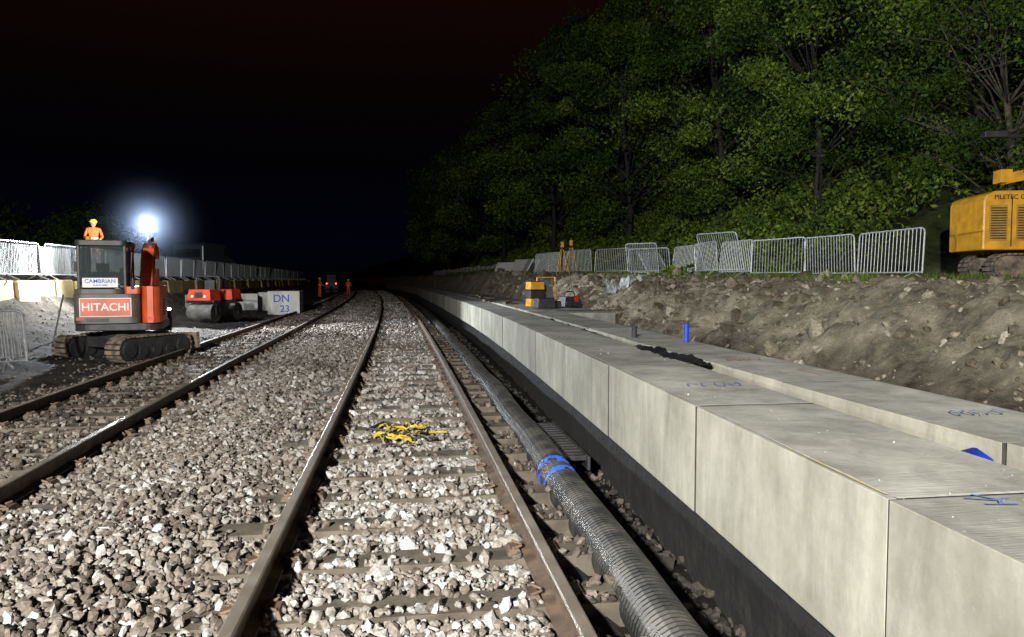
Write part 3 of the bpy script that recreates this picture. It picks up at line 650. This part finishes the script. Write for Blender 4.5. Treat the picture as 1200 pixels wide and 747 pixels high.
# ------------------------------------------------------------ piling rig (right)
RZ=hz(13.5,15.2)
rg=bpy.data.objects.new('piling_rig',None); sc.collection.objects.link(rg); rg.location=(13.05,15.75,RZ); rg.rotation_euler=(0,0,math.radians(-16))
bb=B(); bb.M=Matrix.Translation((1.9,.25,0))@Matrix.Rotation(math.radians(-90),4,'Z'); track(bb,-.45,.45,3.5,.58,0,0); track(bb,.75,.45,3.5,.58,0,0); bb.M=Matrix.Identity(4)
bb.box((1.9,0,.5),(2.2,1.5,.2),0); bb.obj('undercarriage',[M_mud],bevel=.01,parent=rg)
bb=B(); bb.M=Matrix.Translation((0,0,.1)); bb.prism([(0,.58),(3.6,.58),(3.6,1.9),(.25,1.9),(.06,1.82),(0,1.7)],-.8,.9,'y',0); bb.obj('engine_housing',[M_yellow],bevel=.03,parent=rg)
bb=B(); bb.M=Matrix.Translation((0,0,.1))
for x0,w in ((.12,.38),(.68,.75),(1.6,.8)):
    bb.box((x0+w/2,-.803,1.18),(w,.006,.8),1)
    for k in range(13): bb.box((x0+w/2,-.812,.84+k*.056),(w-.06,.02,.022),0)
for x in (.58,1.5,2.5): bb.box((x,-.806,1.2),(.02,.012,1.1),0)
bb.obj('louvres',[M_dark,pm('dull_yellow',(.45,.25,.03),(.3,.17,.03),5,.6,0)],parent=rg)
text('PILETEC GEOTECHNICAL',.14,(1.0,-.81,1.85),(math.pi/2,0,0),M_dark,rg,.003)
bb=B(); bb.M=Matrix.Translation((0,0,.1)); bb.box((1.3,0,2.35),(1.1,.32,.24),0,rot=(0,-.2,0)); bb.tube([(.7,0,2.25),(1.9,0,2.5)],.1,12,0); bb.box((1.7,0,2.6),(.3,.4,.4),0); bb.box((.75,0,2.3),(.25,.36,.3),0)
bb.tube([(1.5,0,1.88),(1.5,0,2.3)],.09,12,1); bb.tube([(.35,0,3.25),(3.5,0,3.2)],.05,10,1); bb.box((.55,0,3.28),(.5,.18,.14),1)
bb.tube([(2.4,.1,1.88),(2.5,.1,3.25)],.07,10,1); bb.tube([(.9,.2,2.4),(.6,.1,2.9),(1.2,.1,3.2)],.02,8,1); bb.tube([(1.9,-.2,1.88),(1.5,-.25,2.35),(1.1,-.2,2.4)],.025,8,1)
bb.obj('mast_and_hoses',[M_yellow,M_dark],bevel=.02,parent=rg)

# ------------------------------------------------------------ survey tripods, equipment
def tripod(x,y):
    z=hz(x,y); bb=B()
    for a in (0,2.1,4.2): bb.tube([(.42*math.cos(a),.42*math.sin(a),0),(.06*math.cos(a),.06*math.sin(a),1.35)],[.02,.03],6,0)
    bb.tube([(0,0,1.33),(0,0,1.4)],.1,12,1); bb.box((0,0,1.56),(.2,.14,.26),0); bb.tube([(0,-.1,1.58),(0,.1,1.58)],.05,10,1); bb.box((0,0,1.74),(.12,.05,.05),1)
    bb.obj('survey_tripod',[M_yellow,M_black],(x,y,z),random.random()*3,bevel=.006)
tripod(7.3,34.2); tripod(7.85,34.6)
bb=B()
for k in range(3): bb.box((0,0,.14+k*.27),(.5,.38,.24),k%2,top=(.94,.94)); bb.tube([(-.15,0,.27+k*.27),(.15,0,.27+k*.27)],.02,6,1)
bb.obj('tool_crate_stack',[M_yellow,M_black],(4.15,23.6,.76),.3,bevel=.015)
bb=B(); bb.tube([(-.3,0,0),(-.3,0,.95),(.3,0,.95),(.3,0,0)],.025,8,0); bb.tube([(-.3,0,.5),(.3,0,.5)],.02,8,0); bb.box((0,.1,.4),(.45,.3,.5),1); bb.tube([(0,-.1,.75),(0,.3,.75)],.12,12,1)
bb.obj('site_trolley',[M_yellow,M_black],(4.65,24.3,.76),-.2,bevel=.01)
bb=B(); bb.box((0,0,.2),(.7,.4,.3),0,top=(.8,.8)); bb.tube([(-.25,0,.35),(-.15,0,.5),(.15,0,.5),(.25,0,.35)],.02,8,1); bb.tube([(-.2,-.22,.12),(-.2,.22,.12)],.12,14,1); bb.tube([(.2,-.22,.12),(.2,.22,.12)],.12,14,1); bb.tube([(.1,-.2,.28),(.1,-.24,.28)],.09,12,2)
bb.obj('portable_generator',[M_dark,M_black,M_red],(5.0,22.3,.76),.5,bevel=.02)
bb=B(); bb.box((0,0,.18),(.6,.4,.3),0,top=(.85,.85)); bb.box((.4,.3,.12),(.4,.3,.22),1); bb.obj('tool_bag',[M_black,M_dark],(3.9,20.6,.79),.2,bevel=.04)
bb=B()
for k in range(5): bb.box((3.2+random.uniform(-.3,.5),26+k*3,.84),(.1,2.2,.07),0,rot=(0,0,random.uniform(-.4,.4)))
M_tim=pm('timber',(.3,.22,.13),(.18,.13,.08),8,.8,.3)
bb.obj('timber_planks',[M_tim],bevel=.005)

# ------------------------------------------------------------ workers
def worker(x,y,z,rz,top,h=1.78):
    root=bpy.data.objects.new('site_worker',None); sc.collection.objects.link(root); root.location=(x,y,z); root.rotation_euler=(0,0,rz)
    P=[(0,0,.95),(0,-.01,1.15),(0,0,1.38),(0,0,1.5),(-.19,0,1.42),(-.27,-.05,1.16),(-.2,-.3,1.06),(.19,0,1.42),(.27,-.05,1.16),(.2,-.3,1.06),(-.1,0,.88),(-.12,-.03,.48),(-.13,.02,.09),(-.13,-.14,.05),(.1,0,.88),(.12,.02,.48),(.14,.06,.09),(.14,-.1,.05)]
    R=[.15,.14,.15,.06,.075,.055,.042,.075,.055,.042,.095,.07,.055,.045,.095,.07,.055,.045]
    E=[(0,1),(1,2),(2,3),(2,4),(4,5),(5,6),(2,7),(7,8),(8,9),(0,10),(10,11),(11,12),(12,13),(0,14),(14,15),(15,16),(16,17)]
    me=bpy.data.meshes.new('clothed_body'); me.from_pydata(P,E,[]); o=bpy.data.objects.new('clothed_body',me); sc.collection.objects.link(o); o.parent=root
    o.modifiers.new('s','SKIN'); sd=o.modifiers.new('u','SUBSURF'); sd.levels=2; sd.render_levels=2
    for v_,r_ in zip(me.skin_vertices[0].data,R): v_.radius=(r_,r_*.8)
    me.skin_vertices[0].data[0].use_root=True; me.materials.append(top)
    bb=B()
    def ball(c,r,mi,n=12):
        pts=[];rs=[]
        for k in range(n+1): a=math.pi*k/n; pts.append((c[0],c[1],c[2]-r[2]*math.cos(a))); rs.append(max(r[0]*math.sin(a),.002))
        bb.tube(pts,rs,16,mi)
    ball((0,-.01,1.62),(.085,.1,.125),0); ball((0,-.1,1.61),(.016,.02,.025),0)
    for s_ in (-1,1): ball((s_*.03,-.083,1.64),(.011,.01,.011),2); ball((s_*.086,0,1.62),(.016,.02,.03),0)
    bb.box((0,-.085,1.565),(.045,.01,.012),3)
    ball((0,0,1.69),(.115,.13,.09),1); bb.tube([(0,0,1.675),(0,0,1.69)],.14,18,1)
    bb.tube([(0,0,1.44),(0,-.005,1.55)],.055,12,0)
    for s_ in (-1,1):
        bb.tube([(s_*.2,-.3,1.06),(s_*.195,-.38,1.05)],[.036,.04],8,0)
        for k in range(4): bb.tube([(s_*.195+(k-1.5)*.02,-.38,1.05),(s_*.195+(k-1.5)*.021,-.42,1.045),(s_*.195+(k-1.5)*.02,-.44-.006*(k%2),1.02)],.009,6,0)
        bb.tube([(s_*.17,-.33,1.05),(s_*.14,-.37,1.04),(s_*.14,-.4,1.03)],.01,6,0)
    bb.obj('head_helmet_hands',[M_skin,M_hv,M_black,M_red],smooth=True,parent=root)
    bb=B(); bb.tube([(0,-.005,1.08),(0,-.005,1.13)],.158,20,0)
    bb.obj('reflective_band',[M_white],parent=root)
bb=B()
for k in range(8): bb.box((-1.0+k*.29,0,.47),(.27,1.6,.05),0)
for x in (-.95,0,.95):
    for y in (-.6,.6): bb.box((x,y,.2),(.1,.1,.49),0)
    bb.box((x,0,.42),(.09,1.5,.05),0)
wz=1.95; bb.obj('timber_deck',[M_tim],(-10.95,27.5,wz-.495),.2,bevel=.004)
worker(-10.66,27.5,wz,math.radians(20),M_hvo)
worker(-5.6,75,hz(-5.6,75),.3,M_hvo); worker(-7.8,70,hz(-7.8,70),2,M_hvo)
bb=B(); bb.box((0,0,1.0),(1.6,1.2,.9),0,top=(.8,.8)); bb.box((0,.2,1.8),(1,.9,.8),1); bb.tube([(-.7,-.5,.35),(.7,-.5,.35)],.35,14,1); bb.tube([(-.7,.6,.35),(.7,.6,.35)],.35,14,1)
for s_ in (-.5,.5): bb.tube([(s_,-.62,1.2),(s_,-.66,1.2)],.06,10,2)
bb.obj('site_dumper',[M_dark,M_black,emis('tail_light',(1,.05,.02),14)],(-8.3,86,0),.1,bevel=.05)

# ------------------------------------------------------------ trees
M_bark=pm('bark',(.03,.026,.02),(.018,.015,.012),10,.95,.6)
M_leaf=attrmat('leaves',[(0,(.009,.022,.003)),(.45,(.036,.070,.009)),(.8,(.085,.13,.016)),(1,(.15,.19,.028))],rough=.7,noise_scale=.55,bump=0,spec=.12)
def leaves(C,size,rnd,name,parent=None,droop=0):
    n=len(C); u=rng.normal(size=(n,3)); u[:,2]-=droop*1.5; u/=np.linalg.norm(u,axis=1)[:,None]; w=rng.normal(size=(n,3)); v=np.cross(u,w); v/=np.linalg.norm(v,axis=1)[:,None]
    s_=(size*rng.uniform(.6,1.3,n))[:,None]
    Q=np.stack([C-u*s_,C+v*s_*.5,C+u*s_,C-v*s_*.5],1).reshape(-1,3)
    o=fast(name,Q,np.arange(4*n).reshape(-1,4),M_leaf,{'rnd':np.repeat(rnd,4)})
    if parent: o.parent=parent
    return o
def tree(X,Y,h,cr,nl,ls,kind='broad',low=.12):
    z=hz0(X-float(curve(Y)),Y)-.2
    root=bpy.data.objects.new('deciduous_tree',None); sc.collection.objects.link(root)
    bb=B(); lean=Vector((random.uniform(-.8,.3),random.uniform(-.6,.6),0))
    tp=[Vector((X,Y,z))+lean*(q*q)+Vector((.15*math.sin(q*7),.15*math.cos(q*5),q*h*.93)) for q in np.linspace(0,1,9)]
    bb.tube(tp,[.014*h*(1-q*.9)+.02 for q in np.linspace(0,1,9)],8)
    nc=int(46*(cr/4)**1.2)+20; cs=[]
    for k in range(nc):
        q=random.uniform(low,1)**.9; a=random.uniform(0,2*math.pi)
        prof=math.sin(min(1,(q-low)/(1-low)*.9+.12)*math.pi)**.6
        rad=cr*prof*math.sqrt(random.uniform(.25,1.25)); i_=min(int(q*8),8); ax=tp[i_]
        c=Vector((ax.x+rad*math.cos(a),ax.y+rad*math.sin(a),z+q*h+random.uniform(-.4,.4)))
        cs.append((c,random.uniform(.2,.55)*cr*.55+.25))
        if k%2==0 or kind=='bare':
            st=tp[max(1,int(q*.75*8))]; mid=st.lerp(c,.5)+Vector((random.uniform(-.3,.3),random.uniform(-.3,.3),.3))
            bb.tube([st,mid,c],[.004*h,.0025*h,.01],5)
            if kind=='bare':
                for _ in range(4):
                    e=c+Vector((random.uniform(-1.2,1.2),random.uniform(-1.2,1.2),random.uniform(-.3,1.0))); bb.tube([mid.lerp(c,.6),mid.lerp(e,.7)+Vector((0,0,.15)),e],[.015,.010,.004],4)
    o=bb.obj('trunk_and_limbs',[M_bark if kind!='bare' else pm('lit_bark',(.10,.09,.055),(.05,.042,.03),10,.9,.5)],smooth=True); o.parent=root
    per=nl//nc; A=[];Rn=[]
    for c,r in cs:
        m_=int(per*random.uniform(.3,1.7)); d=rng.normal(size=(m_,3)); d/=np.linalg.norm(d,axis=1)[:,None]; d*=(rng.uniform(.1,1.2,m_)**.6)[:,None]*r
        if kind=='weep': d[:,2]=-np.abs(rng.exponential(1.1,m_))*r*1.1+.3*r; d[:,:2]*=.5
        else: d[:,2]*=.6
        A.append(d+np.array(c)); Rn.append(np.clip(rng.normal(random.uniform(.15,.8),.16,m_)+.16*(.7-(c.z-z)/h),0,1))  # lower clumps lighter: the lamps' low light put into leaf tone
    leaves(np.concatenate(A),ls,np.concatenate(Rn),'foliage',root,1 if kind=='weep' else 0)
random.seed(21)
T=[(17.5,19.5,8.5,3.2,16000,.07,'bare'),(18.5,22,13,4.4,30000,.08,'broad'),(15.6,26.5,11,3.6,26000,.08,'broad'),(19.5,30.5,17,5,34000,.09,'weep'),
(14.6,33,11,3.8,24000,.09,'broad'),(17,38,17,4.8,30000,.10,'weep'),(12.6,41,12,4.2,24000,.11,'broad'),(14.5,49,16,5,26000,.13,'broad'),(11.2,56,12.5,4.5,20000,.14,'broad'),
(13.5,64,18,5.5,22000,.16,'broad'),(10,76,16,5.5,18000,.18,'broad'),(9,94,16,6,16000,.22,'broad'),(6.6,116,15,6,13000,.26,'broad'),(9.5,140,20,9,12000,.35,'broad'),
(23,18,15,5,22000,.11,'broad'),(25,26,18,6,22000,.14,'broad'),(26,38,20,6.5,20000,.16,'broad'),(21,50,19,6.5,20000,.17,'broad'),(18,76,21,7,18000,.22,'broad'),(29,15,16,6,14000,.16,'broad')]
for q in T: tree(*q)
n=120000; Y=10+rng.uniform(0,1,n)**1.3*90; s=11.4+rng.uniform(0,1,n)**1.3*12-np.interp(Y,[20,35,60],[0,1.8,2.6])
k=~((Y<20.5)&(s<16.5)); Y=Y[k];s=s[k];n=len(Y)
hb=np.abs(vnoise(s,Y,.8))*1.0+np.abs(vnoise(s+9,Y+4,2.1))*.6
step=[hz0(a_,b_) for a_,b_ in zip(s,Y)]
zc=np.array(step)+rng.uniform(0,1,n)**.7*(.25+hb*np.clip((s-11)/2.5,0.15,1))
leaves(np.stack([s+curve(Y),Y,zc],-1),.06+Y*.0014,np.clip(rng.normal(.75,.2,n)+.2*vnoise(s,Y,1.3),0,1),'undergrowth')
n=12000; Y=13+rng.uniform(0,1,n)**1.2*40; s=8.6+rng.uniform(0,1,n)*5-np.interp(Y,[20,35,60],[0,1.8,2.2]); k=vnoise(s,Y,1.9)>-.1; Y=Y[k];s=s[k];n=len(Y)
zc=np.array([ground_h(a_,b_) for a_,b_ in zip(s,Y)]); hgt=rng.uniform(.06,.22,n); w_=.008+Y*.0004; a_=rng.uniform(0,6.28,n)
X_=s+curve(Y); Q=np.stack([np.stack([X_-w_*np.cos(a_),Y-w_*np.sin(a_),zc-.02],-1),np.stack([X_+w_*np.cos(a_),Y+w_*np.sin(a_),zc-.02],-1),np.stack([X_+rng.normal(0,.06,n),Y+rng.normal(0,.06,n),zc+hgt],-1)],1).reshape(-1,3)
fast('grass',Q,np.arange(3*n).reshape(-1,3),M_leaf,{'rnd':np.repeat(rng.uniform(.5,1,n),3)})
random.seed(5)
for q in [(-19,48,3.8,3,6000,.14),(-24,44,5,3.5,6000,.14),(-27,52,4.8,3.5,6000,.15),(-34,60,7,5,6000,.2)]: tree(*q,low=.05)

# ------------------------------------------------------------ night sky
w=bpy.data.worlds.new('World'); sc.world=w; w.use_nodes=True; nt=w.node_tree; bg=nt.nodes['Background']
tc=N(nt,'ShaderNodeTexCoord'); sp=N(nt,'ShaderNodeSeparateXYZ'); nt.links.new(tc.outputs['Generated'],sp.inputs[0])
r=N(nt,'ShaderNodeValToRGB'); cr=r.color_ramp
st=[(0,(.0005,.0006,.0015)),(.06,(.0006,.0009,.0032)),(.16,(.0007,.0006,.0014)),(.24,(.0020,.0008,.0008)),(.36,(.0060,.0018,.0014)),(1,(.006,.002,.0016))]
while len(cr.elements)<len(st): cr.elements.new(.5)
for e,(p,c) in zip(cr.elements,st): e.position=p; e.color=(*c,1)
nt.links.new(sp.outputs['Z'],r.inputs[0]); nt.links.new(r.outputs[0],bg.inputs['Color']); bg.inputs['Strength'].default_value=1.0

# ------------------------------------------------------------ camera
cam=bpy.data.cameras.new('Camera'); co=bpy.data.objects.new('Camera',cam); sc.collection.objects.link(co)
co.location=(0,0,1.63); co.rotation_euler=(math.radians(87),0,math.radians(-8.2)); cam.sensor_width=36; cam.lens=26; cam.clip_end=3000; cam.clip_start=.05
sc.camera=co
